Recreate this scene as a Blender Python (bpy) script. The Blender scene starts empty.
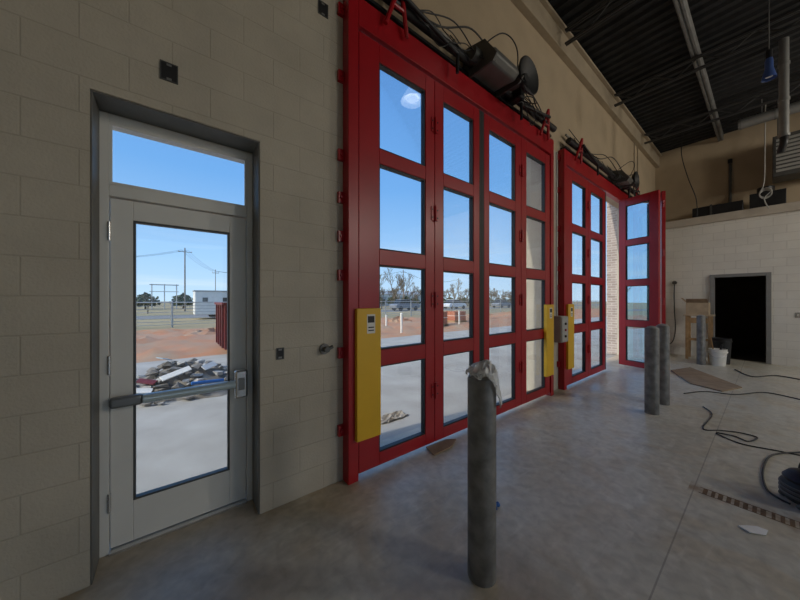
import bpy, bmesh, math, random
from mathutils import Vector, Matrix
random.seed(4)
S = bpy.context.scene
C = S.collection
PI = math.pi
R = math.radians
# ------------------------------------------------------------------ helpers
def box(bm, x0, x1, y0, y1, z0, z1):
    v = [bm.verts.new(p) for p in ((x0,y0,z0),(x1,y0,z0),(x1,y1,z0),(x0,y1,z0),(x0,y0,z1),(x1,y0,z1),(x1,y1,z1),(x0,y1,z1))]
    for f in ((0,3,2,1),(4,5,6,7),(0,1,5,4),(1,2,6,5),(2,3,7,6),(3,0,4,7)):
        bm.faces.new([v[i] for i in f])
def frame_of(d):
    d = Vector(d).normalized()
    a = Vector((0,0,1)) if abs(d.z) < .95 else Vector((1,0,0))
    s = d.cross(a).normalized()
    return s, d.cross(s).normalized()
def cyl(bm, p0, p1, r, seg=12, r2=None, cap=True):
    p0 = Vector(p0); p1 = Vector(p1); r2 = r if r2 is None else r2
    s, t = frame_of(p1-p0)
    a = []; b = []
    for i in range(seg):
        c = 2*PI*i/seg
        o = s*math.cos(c)+t*math.sin(c)
        a.append(bm.verts.new(p0+o*r)); b.append(bm.verts.new(p1+o*r2))
    for i in range(seg):
        j = (i+1) % seg
        bm.faces.new((a[i],a[j],b[j],b[i]))
    if cap:
        bm.faces.new(a[::-1]); bm.faces.new(b)
def sm(pts, n=8):
    P = [Vector(p) for p in pts]; out = []
    for i in range(len(P)-1):
        p0 = P[max(i-1,0)]; p1 = P[i]; p2 = P[i+1]; p3 = P[min(i+2,len(P)-1)]
        for k in range(n):
            t = k/n
            out.append(.5*((2*p1)+(p2-p0)*t+(2*p0-5*p1+4*p2-p3)*t*t+(3*p1-p0-3*p2+p3)*t**3))
    out.append(P[-1]); return out
def tube(bm, pts, r, seg=8):
    pts = [Vector(p) for p in pts]; rings = []
    s = None
    for i, p in enumerate(pts):
        d = (pts[min(i+1,len(pts)-1)]-pts[max(i-1,0)])
        if d.length < 1e-6: d = Vector((1,0,0))
        d.normalize()
        if s is None: s, t = frame_of(d)
        else:
            s = (s-d*s.dot(d)).normalized(); t = d.cross(s)
        rings.append([bm.verts.new(p+(s*math.cos(2*PI*k/seg)+t*math.sin(2*PI*k/seg))*r) for k in range(seg)])
    for a, b in zip(rings, rings[1:]):
        for k in range(seg):
            j = (k+1) % seg
            bm.faces.new((a[k],a[j],b[j],b[k]))
    bm.faces.new(rings[0][::-1]); bm.faces.new(rings[-1])
def lathe(bm, prof, seg=28, c=(0,0,0)):
    c = Vector(c); rings = []
    for r, z in prof:
        if r < 1e-5: rings.append([bm.verts.new(c+Vector((0,0,z)))])
        else: rings.append([bm.verts.new(c+Vector((r*math.cos(2*PI*k/seg), r*math.sin(2*PI*k/seg), z))) for k in range(seg)])
    for a, b in zip(rings, rings[1:]):
        for k in range(seg):
            j = (k+1) % seg
            if len(a) == 1 and len(b) == 1: continue
            if len(a) == 1: bm.faces.new((a[0], b[j], b[k]))
            elif len(b) == 1: bm.faces.new((a[k], a[j], b[0]))
            else: bm.faces.new((a[k],a[j],b[j],b[k]))
def prism(bm, prof, x0, x1):
    """profile of (y,z) points extruded along x"""
    lo = [bm.verts.new((x0,y,z)) for y,z in prof]; hi = [bm.verts.new((x1,y,z)) for y,z in prof]; n = len(prof)
    bm.faces.new(lo); bm.faces.new(hi[::-1])
    for i in range(n): bm.faces.new((lo[i],hi[i],hi[(i+1)%n],lo[(i+1)%n]))
def prism_y(bm, prof, y0, y1):
    lo = [bm.verts.new((x,y0,z)) for x,z in prof]; hi = [bm.verts.new((x,y1,z)) for x,z in prof]; n = len(prof)
    bm.faces.new(lo); bm.faces.new(hi[::-1])
    for i in range(n): bm.faces.new((lo[i],hi[i],hi[(i+1)%n],lo[(i+1)%n]))
def obj(name, bm, m, parent=None, loc=(0,0,0), rz=0, bevel=0, label=None, smooth=True):
    bmesh.ops.recalc_face_normals(bm, faces=bm.faces[:])
    me = bpy.data.meshes.new(name); bm.to_mesh(me); bm.free()
    me.materials.append(m)
    if smooth:
        me.shade_smooth(); me.set_sharp_from_angle(angle=R(38))
    o = bpy.data.objects.new(name, me); C.objects.link(o)
    o.parent = parent; o.location = loc; o.rotation_euler = (0,0,rz)
    if bevel:
        b = o.modifiers.new('bevel','BEVEL'); b.width = bevel; b.segments = 2; b.limit_method = 'ANGLE'
    if label: o['label'] = label
    return o
def tag(o, label, cat, group=None, kind=None):
    o['label'] = label; o['category'] = cat
    if group: o['group'] = group
    if kind: o['kind'] = kind
    return o
def thing(name, label, cat, loc=(0,0,0), rz=0, group=None, kind=None):
    o = bpy.data.objects.new(name, None); C.objects.link(o)
    o.location = loc; o.rotation_euler = (0,0,rz); o.empty_display_size = .1
    return tag(o, label, cat, group, kind)
def dup(o, parent=None, loc=None, rz=None, label=None, scale=None):
    kids = [c for c in o.children]
    n = o.copy(); C.objects.link(n)
    if parent: n.parent = parent
    if loc is not None: n.location = loc
    if rz is not None: n.rotation_euler = (0,0,rz)
    if scale is not None: n.scale = (scale,)*3
    if label: n['label'] = label
    for c in kids: dup(c, n)
    return n
B = bmesh.new
# ------------------------------------------------------------------ materials
def mat(name, col, rough=.6, metal=0, var=.15, scale=6, bump=0, bscale=40, col2=None, emit=0, spec=.5, coord='Object', alpha=1):
    m = bpy.data.materials.new(name); m.use_nodes = True
    nt = m.node_tree; N = nt.nodes; L = nt.links
    p = N['Principled BSDF']
    tc = N.new('ShaderNodeTexCoord')
    no = N.new('ShaderNodeTexNoise'); no.inputs['Scale'].default_value = scale; no.inputs['Detail'].default_value = 6
    L.new(tc.outputs[coord], no.inputs['Vector'])
    rp = N.new('ShaderNodeValToRGB')
    c2 = col2 if col2 else tuple(c*(1-var) for c in col)
    c1 = col if col2 else tuple(min(1,c*(1+var)) for c in col)
    rp.color_ramp.elements[0].position = .3; rp.color_ramp.elements[1].position = .7
    rp.color_ramp.elements[0].color = (*c2,1); rp.color_ramp.elements[1].color = (*c1,1)
    L.new(no.outputs['Fac'], rp.inputs['Fac']); L.new(rp.outputs['Color'], p.inputs['Base Color'])
    p.inputs['Roughness'].default_value = rough; p.inputs['Metallic'].default_value = metal
    p.inputs['Specular IOR Level'].default_value = spec; p.inputs['Alpha'].default_value = alpha
    if emit:
        L.new(rp.outputs['Color'], p.inputs['Emission Color']); p.inputs['Emission Strength'].default_value = emit
    if bump:
        n2 = N.new('ShaderNodeTexNoise'); n2.inputs['Scale'].default_value = bscale; n2.inputs['Detail'].default_value = 5
        L.new(tc.outputs[coord], n2.inputs['Vector'])
        bp = N.new('ShaderNodeBump'); bp.inputs['Strength'].default_value = bump; bp.inputs['Distance'].default_value = .01
        L.new(n2.outputs['Fac'], bp.inputs['Height']); L.new(bp.outputs['Normal'], p.inputs['Normal'])
    return m
def brick_mat(name, c1, c2, mortar, bw, rh, ms, bump=.5, rough=.8, nscale=1.2, namt=.2):
    m = bpy.data.materials.new(name); m.use_nodes = True
    nt = m.node_tree; N = nt.nodes; L = nt.links
    p = N['Principled BSDF']; p.inputs['Roughness'].default_value = rough
    p.inputs['Specular IOR Level'].default_value = .25
    tc = N.new('ShaderNodeTexCoord'); se = N.new('ShaderNodeSeparateXYZ'); L.new(tc.outputs['Object'], se.inputs[0])
    ad = N.new('ShaderNodeMath'); ad.operation = 'ADD'; L.new(se.outputs['X'], ad.inputs[0]); L.new(se.outputs['Y'], ad.inputs[1])
    co = N.new('ShaderNodeCombineXYZ'); L.new(ad.outputs[0], co.inputs['X']); L.new(se.outputs['Z'], co.inputs['Y'])
    br = N.new('ShaderNodeTexBrick'); L.new(co.outputs[0], br.inputs['Vector'])
    br.inputs['Scale'].default_value = 1; br.inputs['Brick Width'].default_value = bw; br.inputs['Row Height'].default_value = rh
    br.inputs['Mortar Size'].default_value = ms; br.inputs['Mortar Smooth'].default_value = .5
    br.inputs['Color1'].default_value = (*c1,1); br.inputs['Color2'].default_value = (*c2,1); br.inputs['Mortar'].default_value = (*mortar,1)
    no = N.new('ShaderNodeTexNoise'); no.inputs['Scale'].default_value = nscale; no.inputs['Detail'].default_value = 9; no.inputs['Roughness'].default_value = .62
    L.new(tc.outputs['Object'], no.inputs['Vector'])
    mr = N.new('ShaderNodeMapRange'); mr.inputs['From Min'].default_value = .3; mr.inputs['From Max'].default_value = .7
    mr.inputs['To Min'].default_value = 1-namt; mr.inputs['To Max'].default_value = 1+namt
    L.new(no.outputs['Fac'], mr.inputs['Value'])
    mx = N.new('ShaderNodeMix'); mx.data_type = 'RGBA'; mx.blend_type = 'MULTIPLY'; mx.inputs['Factor'].default_value = 1
    L.new(br.outputs['Color'], mx.inputs['A']); L.new(mr.outputs[0], mx.inputs['B'])
    L.new(mx.outputs['Result'], p.inputs['Base Color'])
    n2 = N.new('ShaderNodeTexNoise'); n2.inputs['Scale'].default_value = 70; n2.inputs['Detail'].default_value = 5
    L.new(tc.outputs['Object'], n2.inputs['Vector'])
    mm = N.new('ShaderNodeMath'); mm.operation = 'MULTIPLY_ADD'; mm.inputs[1].default_value = -1.0
    L.new(br.outputs['Fac'], mm.inputs[0])
    m3 = N.new('ShaderNodeMath'); m3.operation = 'MULTIPLY'; m3.inputs[1].default_value = .6; L.new(n2.outputs['Fac'], m3.inputs[0])
    L.new(m3.outputs[0], mm.inputs[2])
    bp = N.new('ShaderNodeBump'); bp.inputs['Strength'].default_value = bump; bp.inputs['Distance'].default_value = .012
    L.new(mm.outputs[0], bp.inputs['Height']); L.new(bp.outputs['Normal'], p.inputs['Normal'])
    return m
def glass_mat(name, refl, tint=(.93,.95,.95), extra=.25, gcol=(1,1,1)):
    m = bpy.data.materials.new(name); m.use_nodes = True
    nt = m.node_tree; N = nt.nodes; L = nt.links
    N.remove(N['Principled BSDF'])
    out = N['Material Output']
    t = N.new('ShaderNodeBsdfTransparent'); t.inputs[0].default_value = (*tint,1)
    g = N.new('ShaderNodeBsdfGlossy'); g.inputs['Roughness'].default_value = .01
    g.inputs['Color'].default_value = (*gcol,1)
    fr = N.new('ShaderNodeLayerWeight'); fr.inputs['Blend'].default_value = .25
    mr = N.new('ShaderNodeMapRange'); mr.inputs['To Min'].default_value = refl; mr.inputs['To Max'].default_value = min(1, refl+extra)
    L.new(fr.outputs['Fresnel'], mr.inputs['Value'])
    mx = N.new('ShaderNodeMixShader'); L.new(mr.outputs[0], mx.inputs[0]); L.new(t.outputs[0], mx.inputs[1]); L.new(g.outputs[0], mx.inputs[2])
    L.new(mx.outputs[0], out.inputs['Surface'])
    return m
def floor_mat():
    m = bpy.data.materials.new('floor_concrete'); m.use_nodes = True
    nt = m.node_tree; N = nt.nodes; L = nt.links
    p = N['Principled BSDF']
    tc = N.new('ShaderNodeTexCoord')
    def noise(s, d=8, dist=0):
        n = N.new('ShaderNodeTexNoise'); n.inputs['Scale'].default_value = s; n.inputs['Detail'].default_value = d
        n.inputs['Distortion'].default_value = dist
        L.new(tc.outputs['Object'], n.inputs['Vector']); return n
    def ramp(src, a, b, c0, c1):
        r = N.new('ShaderNodeValToRGB'); r.color_ramp.elements[0].position = a; r.color_ramp.elements[1].position = b
        r.color_ramp.elements[0].color = (*c0,1); r.color_ramp.elements[1].color = (*c1,1)
        L.new(src, r.inputs['Fac']); return r
    def math_(op, a, b):
        n = N.new('ShaderNodeMath'); n.operation = op
        for i, q in enumerate((a, b)):
            if isinstance(q, (int,float)): n.inputs[i].default_value = q
            else: L.new(q, n.inputs[i])
        return n.outputs[0]
    base = ramp(noise(.8, 11, .8).outputs['Fac'], .30, .72, (.49,.47,.395), (.68,.66,.58))
    dust = ramp(noise(1.7, 11, 1.6).outputs['Fac'], .47, .66, (0,0,0), (1,1,1))
    mx = N.new('ShaderNodeMix'); mx.data_type = 'RGBA'; mx.inputs['B'].default_value = (.54,.45,.31,1)
    L.new(math_('MULTIPLY', dust.outputs['Color'], .5), mx.inputs['Factor']); L.new(base.outputs['Color'], mx.inputs['A'])
    dk = ramp(noise(3.1, 12, 2.2).outputs['Fac'], .58, .70, (0,0,0), (1,1,1))
    md = N.new('ShaderNodeMix'); md.data_type = 'RGBA'; md.inputs['B'].default_value = (.32,.275,.205,1)
    L.new(math_('MULTIPLY', dk.outputs['Color'], .32), md.inputs['Factor']); L.new(mx.outputs['Result'], md.inputs['A'])
    mp = N.new('ShaderNodeMapping'); mp.inputs['Scale'].default_value = (1.2,7,1); mp.inputs['Rotation'].default_value = (0,0,.5); L.new(tc.outputs['Object'], mp.inputs['Vector'])
    ns = N.new('ShaderNodeTexNoise'); ns.inputs['Scale'].default_value = 1.6; ns.inputs['Detail'].default_value = 12; ns.inputs['Distortion'].default_value = 1; L.new(mp.outputs[0], ns.inputs['Vector'])
    scf = ramp(ns.outputs['Fac'], .56, .68, (0,0,0), (1,1,1))
    ms = N.new('ShaderNodeMix'); ms.data_type = 'RGBA'; ms.inputs['B'].default_value = (.76,.74,.67,1)
    L.new(math_('MULTIPLY', scf.outputs['Color'], .3), ms.inputs['Factor']); L.new(md.outputs['Result'], ms.inputs['A'])
    se = N.new('ShaderNodeSeparateXYZ'); L.new(tc.outputs['Object'], se.inputs[0])
    nb = noise(3, 8).outputs['Fac']
    band = ramp(math_('ADD', math_('MULTIPLY', nb, .7), se.outputs['Y']), -.05, .42, (0,0,0), (1,1,1)).outputs['Color']
    dx = math_('SUBTRACT', se.outputs['X'], 1.2); dy = math_('SUBTRACT', se.outputs['Y'], -1.3)
    dd = math_('SQRT', math_('ADD', math_('MULTIPLY', dx, dx), math_('MULTIPLY', dy, dy)), 0)
    ring = ramp(math_('ADD', dd, math_('MULTIPLY', nb, .9)), .45, 1.15, (1,1,1), (0,0,0)).outputs['Color']
    ex = math_('SUBTRACT', se.outputs['X'], .3); ey = math_('SUBTRACT', se.outputs['Y'], -.55)
    ed = math_('SQRT', math_('ADD', math_('MULTIPLY', ex, ex), math_('MULTIPLY', ey, ey)), 0)
    r2 = ramp(math_('ADD', ed, math_('MULTIPLY', nb, .9)), .5, 1.3, (1,1,1), (0,0,0)).outputs['Color']
    bb = math_('MAXIMUM', math_('MAXIMUM', math_('MULTIPLY', band, .65), math_('MULTIPLY', ring, .6)), math_('MULTIPLY', r2, .6))
    m2 = N.new('ShaderNodeMix'); m2.data_type = 'RGBA'; m2.inputs['B'].default_value = (.37,.28,.18,1)
    L.new(bb, m2.inputs['Factor']); L.new(ms.outputs['Result'], m2.inputs['A'])
    def joint(sock, pos, w): return math_('LESS_THAN', math_('ABSOLUTE', math_('SUBTRACT', sock, pos), 0), w)
    jm = math_('MAXIMUM', joint(se.outputs['Y'], -1.83, .004), joint(se.outputs['X'], 7.2, .004))
    m3 = N.new('ShaderNodeMix'); m3.data_type = 'RGBA'; m3.inputs['B'].default_value = (.14,.12,.10,1)
    L.new(math_('MULTIPLY', jm, .5), m3.inputs['Factor']); L.new(m2.outputs['Result'], m3.inputs['A'])
    sx = math_('ABSOLUTE', math_('SUBTRACT', se.outputs['X'], 3.28), 0)
    smr = ramp(math_('ADD', sx, math_('MULTIPLY', noise(6, 9, 1).outputs['Fac'], .30)), .15, .25, (1,1,1), (0,0,0)).outputs['Color']
    only = math_('LESS_THAN', se.outputs['Y'], -1.80)
    m6 = N.new('ShaderNodeMix'); m6.data_type = 'RGBA'; m6.inputs['B'].default_value = (.27,.165,.085,1)
    L.new(math_('MULTIPLY', math_('MULTIPLY', smr, only), .75), m6.inputs['Factor']); L.new(m3.outputs['Result'], m6.inputs['A'])
    mr = N.new('ShaderNodeMapRange'); mr.inputs['From Min'].default_value = .3; mr.inputs['From Max'].default_value = .7
    mr.inputs['To Min'].default_value = .83; mr.inputs['To Max'].default_value = 1.12; L.new(noise(14, 14, .4).outputs['Fac'], mr.inputs['Value'])
    m4 = N.new('ShaderNodeMix'); m4.data_type = 'RGBA'; m4.blend_type = 'MULTIPLY'; m4.inputs['Factor'].default_value = 1
    L.new(m6.outputs['Result'], m4.inputs['A']); L.new(mr.outputs[0], m4.inputs['B'])
    L.new(m4.outputs['Result'], p.inputs['Base Color'])
    rr = N.new('ShaderNodeMapRange'); rr.inputs['From Min'].default_value = .3; rr.inputs['From Max'].default_value = .7
    rr.inputs['To Min'].default_value = .28; rr.inputs['To Max'].default_value = .50
    L.new(noise(1.6, 8).outputs['Fac'], rr.inputs['Value']); L.new(rr.outputs[0], p.inputs['Roughness'])
    p.inputs['Specular IOR Level'].default_value = .65
    bp = N.new('ShaderNodeBump'); bp.inputs['Strength'].default_value = .12; bp.inputs['Distance'].default_value = .006
    L.new(noise(18, 10).outputs['Fac'], bp.inputs['Height']); L.new(bp.outputs['Normal'], p.inputs['Normal'])
    return m
M = {}
M['cmu'] = brick_mat('painted_block', (.50,.457,.375), (.487,.445,.363), (.447,.405,.328), .38, .190, .005, .42, .75, 2.2, .10)
M['cmu_grey'] = brick_mat('painted_block_grey', (.75,.725,.665), (.72,.695,.64), (.62,.595,.545), .38, .190, .006, .4, .75, 1.4, .08)
M['tan'] = mat('tan_wall', (.45,.355,.24), .8, var=.08, scale=2, bump=.15)
M['brick'] = brick_mat('face_brick', (.31,.265,.235), (.41,.355,.325), (.52,.49,.45), .2, .0677, .009, .5, .85, 3, .15)
M['floor'] = floor_mat()
M['apron'] = mat('apron_concrete', (.45,.43,.395), .85, scale=1.4, col2=(.32,.30,.265), bump=.2, bscale=20)
M['road'] = mat('asphalt_road', (.20,.195,.19), .9, var=.1, scale=2)
M['ground'] = mat('far_ground', (.36,.28,.165), .95, scale=.15, col2=(.27,.23,.12), bump=.3, bscale=3)
M['clay'] = mat('red_clay', (.48,.19,.085), .95, scale=1.1, col2=(.36,.265,.18), bump=.6, bscale=8)
M['deck'] = mat('black_deck', (.033,.033,.034), .8, var=.2, spec=.2)
M['joist'] = mat('dark_steel', (.033,.033,.034), .5, var=.2)
M['joist_l'] = mat('grey_steel', (.20,.20,.195), .5, metal=.3, var=.2)
M['duct'] = mat('galvanised_duct', (.28,.28,.27), .45, metal=.5, var=.12)
M['ledger'] = mat('ledger_paint', (.38,.31,.22), .7, var=.08)
M['ledge'] = mat('ledge_paint', (.47,.42,.35), .7, var=.08)
M['lining'] = mat('grey_lining', (.15,.145,.13), .6, var=.12)
M['red'] = mat('red_paint', (.36,.006,.012), .34, var=.10, scale=3)
M['black'] = mat('black_rubber', (.012,.012,.013), .55, var=.2)
M['cord'] = mat('dark_cord', (.03,.03,.03), .55, var=.2)
M['blackm'] = mat('black_metal', (.025,.025,.027), .4, metal=.4, var=.2)
M['dgrey'] = mat('dark_grey_metal', (.09,.09,.085), .5, metal=.3, var=.2)
M['housing'] = mat('motor_housing', (.15,.148,.14), .45, metal=.2, var=.15)
M['mgrey'] = mat('mid_grey_metal', (.22,.22,.21), .4, metal=.4, var=.1)
M['yellow'] = mat('yellow_paint', (.80,.47,.02), .45, var=.06, scale=3)
M['alu'] = mat('door_aluminium', (.73,.72,.67), .42, metal=.05, var=.04, scale=3)
M['galv'] = mat('galvanised_pipe', (.27,.265,.25), .5, metal=.35, scale=11, col2=(.125,.122,.115), bump=.2, bscale=30)
M['conc'] = mat('bollard_concrete', (.32,.31,.29), .9, var=.2, scale=12, bump=.4)
M['greybox'] = mat('grey_box', (.40,.395,.37), .5, var=.06)
M['dframe'] = mat('grey_door_frame', (.23,.23,.225), .5, var=.06)
M['steel'] = mat('brushed_steel', (.70,.70,.69), .25, metal=.85, var=.08)
M['teal'] = mat('push_pad_film', (.50,.60,.63), .25, var=.06, metal=.25)
M['endcap'] = mat('dark_end_cap', (.20,.21,.215), .35, metal=.4, var=.1)
M['lightblue'] = mat('pale_blue_sheet', (.46,.56,.60), .4, var=.06)
M['white'] = mat('white_plastic', (.75,.73,.68), .5, var=.06)
M['paperw'] = mat('white_paper', (.88,.88,.86), .6, var=.04)
M['wood'] = mat('plywood', (.36,.22,.10), .7, var=.2, scale=10)
M['panel'] = mat('pale_tan_panel', (.46,.355,.235), .7, var=.15, scale=6)
M['kraft'] = mat('kraft_cardboard', (.30,.21,.13), .85, var=.2, scale=6, bump=.2)
M['scraps'] = mat('grey_tan_scrap', (.36,.32,.27), .85, var=.2, scale=9, bump=.2)
M['mat'] = mat('tan_board', (.30,.22,.145), .85, var=.25, scale=6, bump=.2)
M['rust'] = mat('rusty_grate', (.23,.14,.075), .85, col2=(.09,.06,.04), scale=20, bump=.3)
M['film'] = mat('plastic_film', (.90,.90,.89), .25, var=.06, scale=10, bump=.25, alpha=.78)
M['blue'] = mat('blue_plastic', (.02,.13,.42), .4, var=.1)
M['bluel'] = mat('blue_lamp_shade', (.06,.11,.32), .3, var=.1)
M['bulb'] = mat('lamp_glow', (1,.96,.88), .4, var=.01, emit=2.2)
M['shade'] = mat('lamp_shade', (.6,.6,.58), .5, var=.05, emit=1.1)
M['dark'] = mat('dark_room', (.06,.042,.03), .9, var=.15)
M['bark'] = mat('bark', (.11,.085,.065), .9, var=.25, scale=5)
M['twig'] = mat('twigs', (.16,.125,.085), .9, var=.25, scale=5)
M['pine'] = mat('evergreen', (.06,.08,.035), .9, var=.4, scale=3)
M['pole'] = mat('weathered_pole', (.22,.19,.16), .9, var=.2)
M['dumpster'] = mat('red_dumpster', (.15,.018,.016), .5, var=.2)
M['rock'] = mat('broken_concrete', (.42,.40,.37), .9, var=.25, scale=8, bump=.4)
M['rockd'] = mat('broken_masonry', (.20,.18,.155), .9, var=.3, scale=8, bump=.4)
M['galvl'] = mat('fence_steel', (.45,.45,.44), .5, metal=.4, var=.1)
M['stack'] = brick_mat('stacked_brick', (.40,.12,.07), (.48,.18,.10), (.22,.10,.07), .2, .07, .008, .5, .85, 3, .2)
M['carw'] = mat('white_car_paint', (.70,.71,.72), .3, var=.03)
M['cars'] = mat('grey_car_paint', (.22,.23,.25), .3, var=.05)
M['carg'] = mat('car_window', (.02,.025,.03), .1, var=.1)
M['gl_bay'] = glass_mat('bay_glass', .022, extra=.13)
M['gl_door'] = glass_mat('door_glass', .022, extra=.13)
M['gl_fold'] = glass_mat('folded_leaf_glass', .50, (.62,.78,.80), .35, (.66,.86,1.0))
# ------------------------------------------------------------------ camera
CAMH = 1.5; D = 2.2
cam = bpy.data.cameras.new('camera'); cam.sensor_width = 36; cam.lens = 290/800*36
co = bpy.data.objects.new('camera', cam); C.objects.link(co)
co.location = (0,-D,CAMH); co.rotation_euler = (R(90),0,R(51.84-90)); cam.clip_end = 800; cam.clip_start = .05
S.camera = co
def FL(px, py, z=0):       # survey of a floor point measured in the photograph
    u = px-400; v = py-299; h = CAMH-z
    return Vector((h/v*(179.2+.7863*u), h/v*(228.0-.6179*u)-D, z))
# ------------------------------------------------------------------ the setting
CEIL = 6.05
T = .35
B2R = 9.50                 # right edge of the second bay opening
bm = B()
for a,b,c,d in [(-3.3,-.339,0,CEIL),(-.339,.484,2.61,CEIL),(.484,1.19,0,CEIL),(4.66,5.19,0,3.99),(B2R,12.2,0,3.99)]: box(bm,a,b,0,T,c,d)
tag(obj('wall_front', bm, M['cmu'], smooth=False), 'beige painted block wall holding the glass door and red bay doors', 'wall', kind='structure')
bm = B(); box(bm,1.19,12.2,0,T,3.99,CEIL)
tag(obj('wall_header', bm, M['tan'], smooth=False), 'plain tan wall band above the red bay doors', 'wall', kind='structure')
bm = B(); box(bm,-.339,.484,.004,.198,2.600,2.609); box(bm,.474,.4835,.004,.198,0,2.600); box(bm,-.3385,-.331,.004,.198,0,2.600)
tag(obj('trim_3', bm, M['lining'], bevel=.002), 'dark grey lining of the wall recess round the glass door', 'door lining', kind='structure')
bm = B()
for a,b,c,d in [(-3.3,-.42,0,7),(-.42,.58,2.75,7),(.58,1.12,0,7),(1.12,4.74,4.5,7),(4.74,5.10,0,7),(5.10,B2R+.1,4.5,7),(B2R+.1,12.2,0,7)]: box(bm,a,b,T,.62,c,d)
tag(obj('wall_outer', bm, M['brick'], smooth=False), 'grey face brick outer skin seen through the bay door glass', 'wall', kind='structure')
bm = B(); box(bm,-3.3,-3,-14,0,0,CEIL)
tag(obj('wall_left', bm, M['cmu'], smooth=False), 'beige block side wall left of the glass door', 'wall', kind='structure')
bm = B()
for a,b,c,d in [(-3.3,-2,0,CEIL),(-2,2,4.2,CEIL),(2,3.2,0,CEIL),(3.2,7.2,4.2,CEIL),(7.2,8,0,CEIL),(8,11,4.2,CEIL),(11,12.2,0,CEIL)]: box(bm,a,b,-14.3,-14,c,d)  # openings in this unseen wall are added to let fill daylight in
tag(obj('wall_rear', bm, M['cmu'], smooth=False), 'block rear wall behind the camera, with unseen openings added for daylight', 'wall', kind='structure')
DY0, DY1, DZ = -2.215, -1.27, 2.13
bm = B()
box(bm,11,11.22,DY1,0,0,3.5); box(bm,11,11.22,DY0,DY1,DZ,3.5); box(bm,11,11.22,-14,DY0,0,3.5)
tag(obj('wall_back', bm, M['cmu_grey'], smooth=False), 'pale block wall of the low room at the far end', 'wall', kind='structure')
bm = B(); box(bm,11.9,12.2,-14,0,3.5,CEIL)
tag(obj('wall_upper', bm, M['tan'], smooth=False), 'tan upper wall above the low far room', 'wall', kind='structure')
bm = B(); box(bm,10.94,11.9,-14,0,3.5,3.70)
tag(obj('trim_1', bm, M['ledge'], bevel=.01), 'pale ledge capping the grey block wall', 'ledge', kind='structure')
bm = B()
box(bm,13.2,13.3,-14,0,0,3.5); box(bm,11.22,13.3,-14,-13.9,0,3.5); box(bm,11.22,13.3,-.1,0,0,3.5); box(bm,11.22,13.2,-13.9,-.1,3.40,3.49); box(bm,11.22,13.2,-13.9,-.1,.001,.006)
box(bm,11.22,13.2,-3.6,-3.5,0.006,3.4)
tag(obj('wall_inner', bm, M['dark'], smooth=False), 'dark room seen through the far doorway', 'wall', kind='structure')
bm = B(); box(bm,-3.3,13.3,-14.3,T,-.25,0)
tag(obj('floor', bm, M['floor'], smooth=False), 'dusty stained concrete bay floor', 'floor', kind='structure')
bm = B()
x = -3.3; pro = []
while x < 12.2:
    pro += [(x,CEIL+.05),(x+.03,CEIL),(x+.10,CEIL),(x+.13,CEIL+.05)]; x += .2
pro.append((12.2,CEIL+.05))
prev = None
for px_, pz in pro:
    a = bm.verts.new((px_,-14.3,pz)); b = bm.verts.new((px_,.35,pz))
    if prev: bm.faces.new((prev[0],a,b,prev[1]))
    prev = (a,b)
box(bm,-3.3,12.2,-14.3,.35,CEIL+.09,CEIL+.3)
tag(obj('ceiling', bm, M['deck'], smooth=False), 'black ribbed metal roof deck', 'ceiling', kind='structure')
bm = B(); box(bm,-3,11.9,-.10,0,5.62,5.93); box(bm,-3,11.9,-.16,-.0,5.93,5.97)
tag(obj('trim_2', bm, M['ledger'], bevel=.006), 'tan ledger beam along the top of the front wall', 'beam', kind='structure')
def bar_joist(p0, p1, dep, m, label, r=.022, step=.6, ch=.028):
    p0 = Vector(p0); p1 = Vector(p1); d = p1-p0; n = max(2,int(d.length/step)); s = d.normalized().cross(Vector((0,0,1)))
    t = thing('roof_joist', label, 'joist', p0)
    def bar(bm, a, b, w, h):
        for k in (-1,1):
            q = s*(k*w)
            cyl(bm, a+q-p0, b+q-p0, h, 6)
    bm = B(); bar(bm, p0, p1, ch, ch); obj('top_chord', bm, m, t)
    bm = B(); bar(bm, p0-Vector((0,0,dep)), p1-Vector((0,0,dep)), ch, ch); obj('bottom_chord', bm, m, t)
    bm = B()
    for i in range(n):
        a = d*(i/n); b = d*((i+.5)/n)-Vector((0,0,dep)); c = d*((i+1)/n)
        cyl(bm,a,b,r*.6,6); cyl(bm,b,c,r*.6,6)
    obj('web', bm, m, t)
    return t
bar_joist((1.5,-1.38,CEIL-.03),(11.88,-1.38,CEIL-.03),.12,M['joist_l'],'pale grey roof joist running lengthwise below the black deck',.03,.3)
for xx, lb in ((5.0,'nearest dark cross joist under the roof deck'),(7.4,'middle dark cross joist under the roof deck'),(9.8,'dark cross joist nearest the tan upper wall')):
    bar_joist((xx,-.17,CEIL-.2),(xx,-9,CEIL-.2),.22,M['joist'],lb,.018,.6,.020)
# ------------------------------------------------------------------ exterior ground
bm = B(); box(bm,-150,350,.62,400,-.5,-.06); box(bm,-150,350,-200,-14.3,-.5,-.06); box(bm,-150,-3.3,-14.3,.62,-.5,-.06)
tag(obj('ground', bm, M['ground'], smooth=False), 'dry tan grass field beyond the site', 'ground', kind='structure')
bm = B(); box(bm,-3.5,40,.35,7.2,-.4,-.015)
tag(obj('ground_apron', bm, M['apron'], smooth=False), 'pale concrete apron outside the bay doors', 'apron', kind='structure')
bm = B(); box(bm,-60,160,29,35,-.3,-.04)
tag(obj('ground_road', bm, M['road'], smooth=False), 'grey asphalt road beyond the wire fence', 'road', kind='structure')
def sheet(bm,x0,x1,y0,y1,nx,ny,f):
    g = [[bm.verts.new((x0+(x1-x0)*i/nx, y0+(y1-y0)*j/ny, f(i/nx,j/ny))) for j in range(ny+1)] for i in range(nx+1)]
    for i in range(nx):
        for j in range(ny): bm.faces.new((g[i][j],g[i+1][j],g[i+1][j+1],g[i][j+1]))
rn = random.Random(2)
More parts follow.
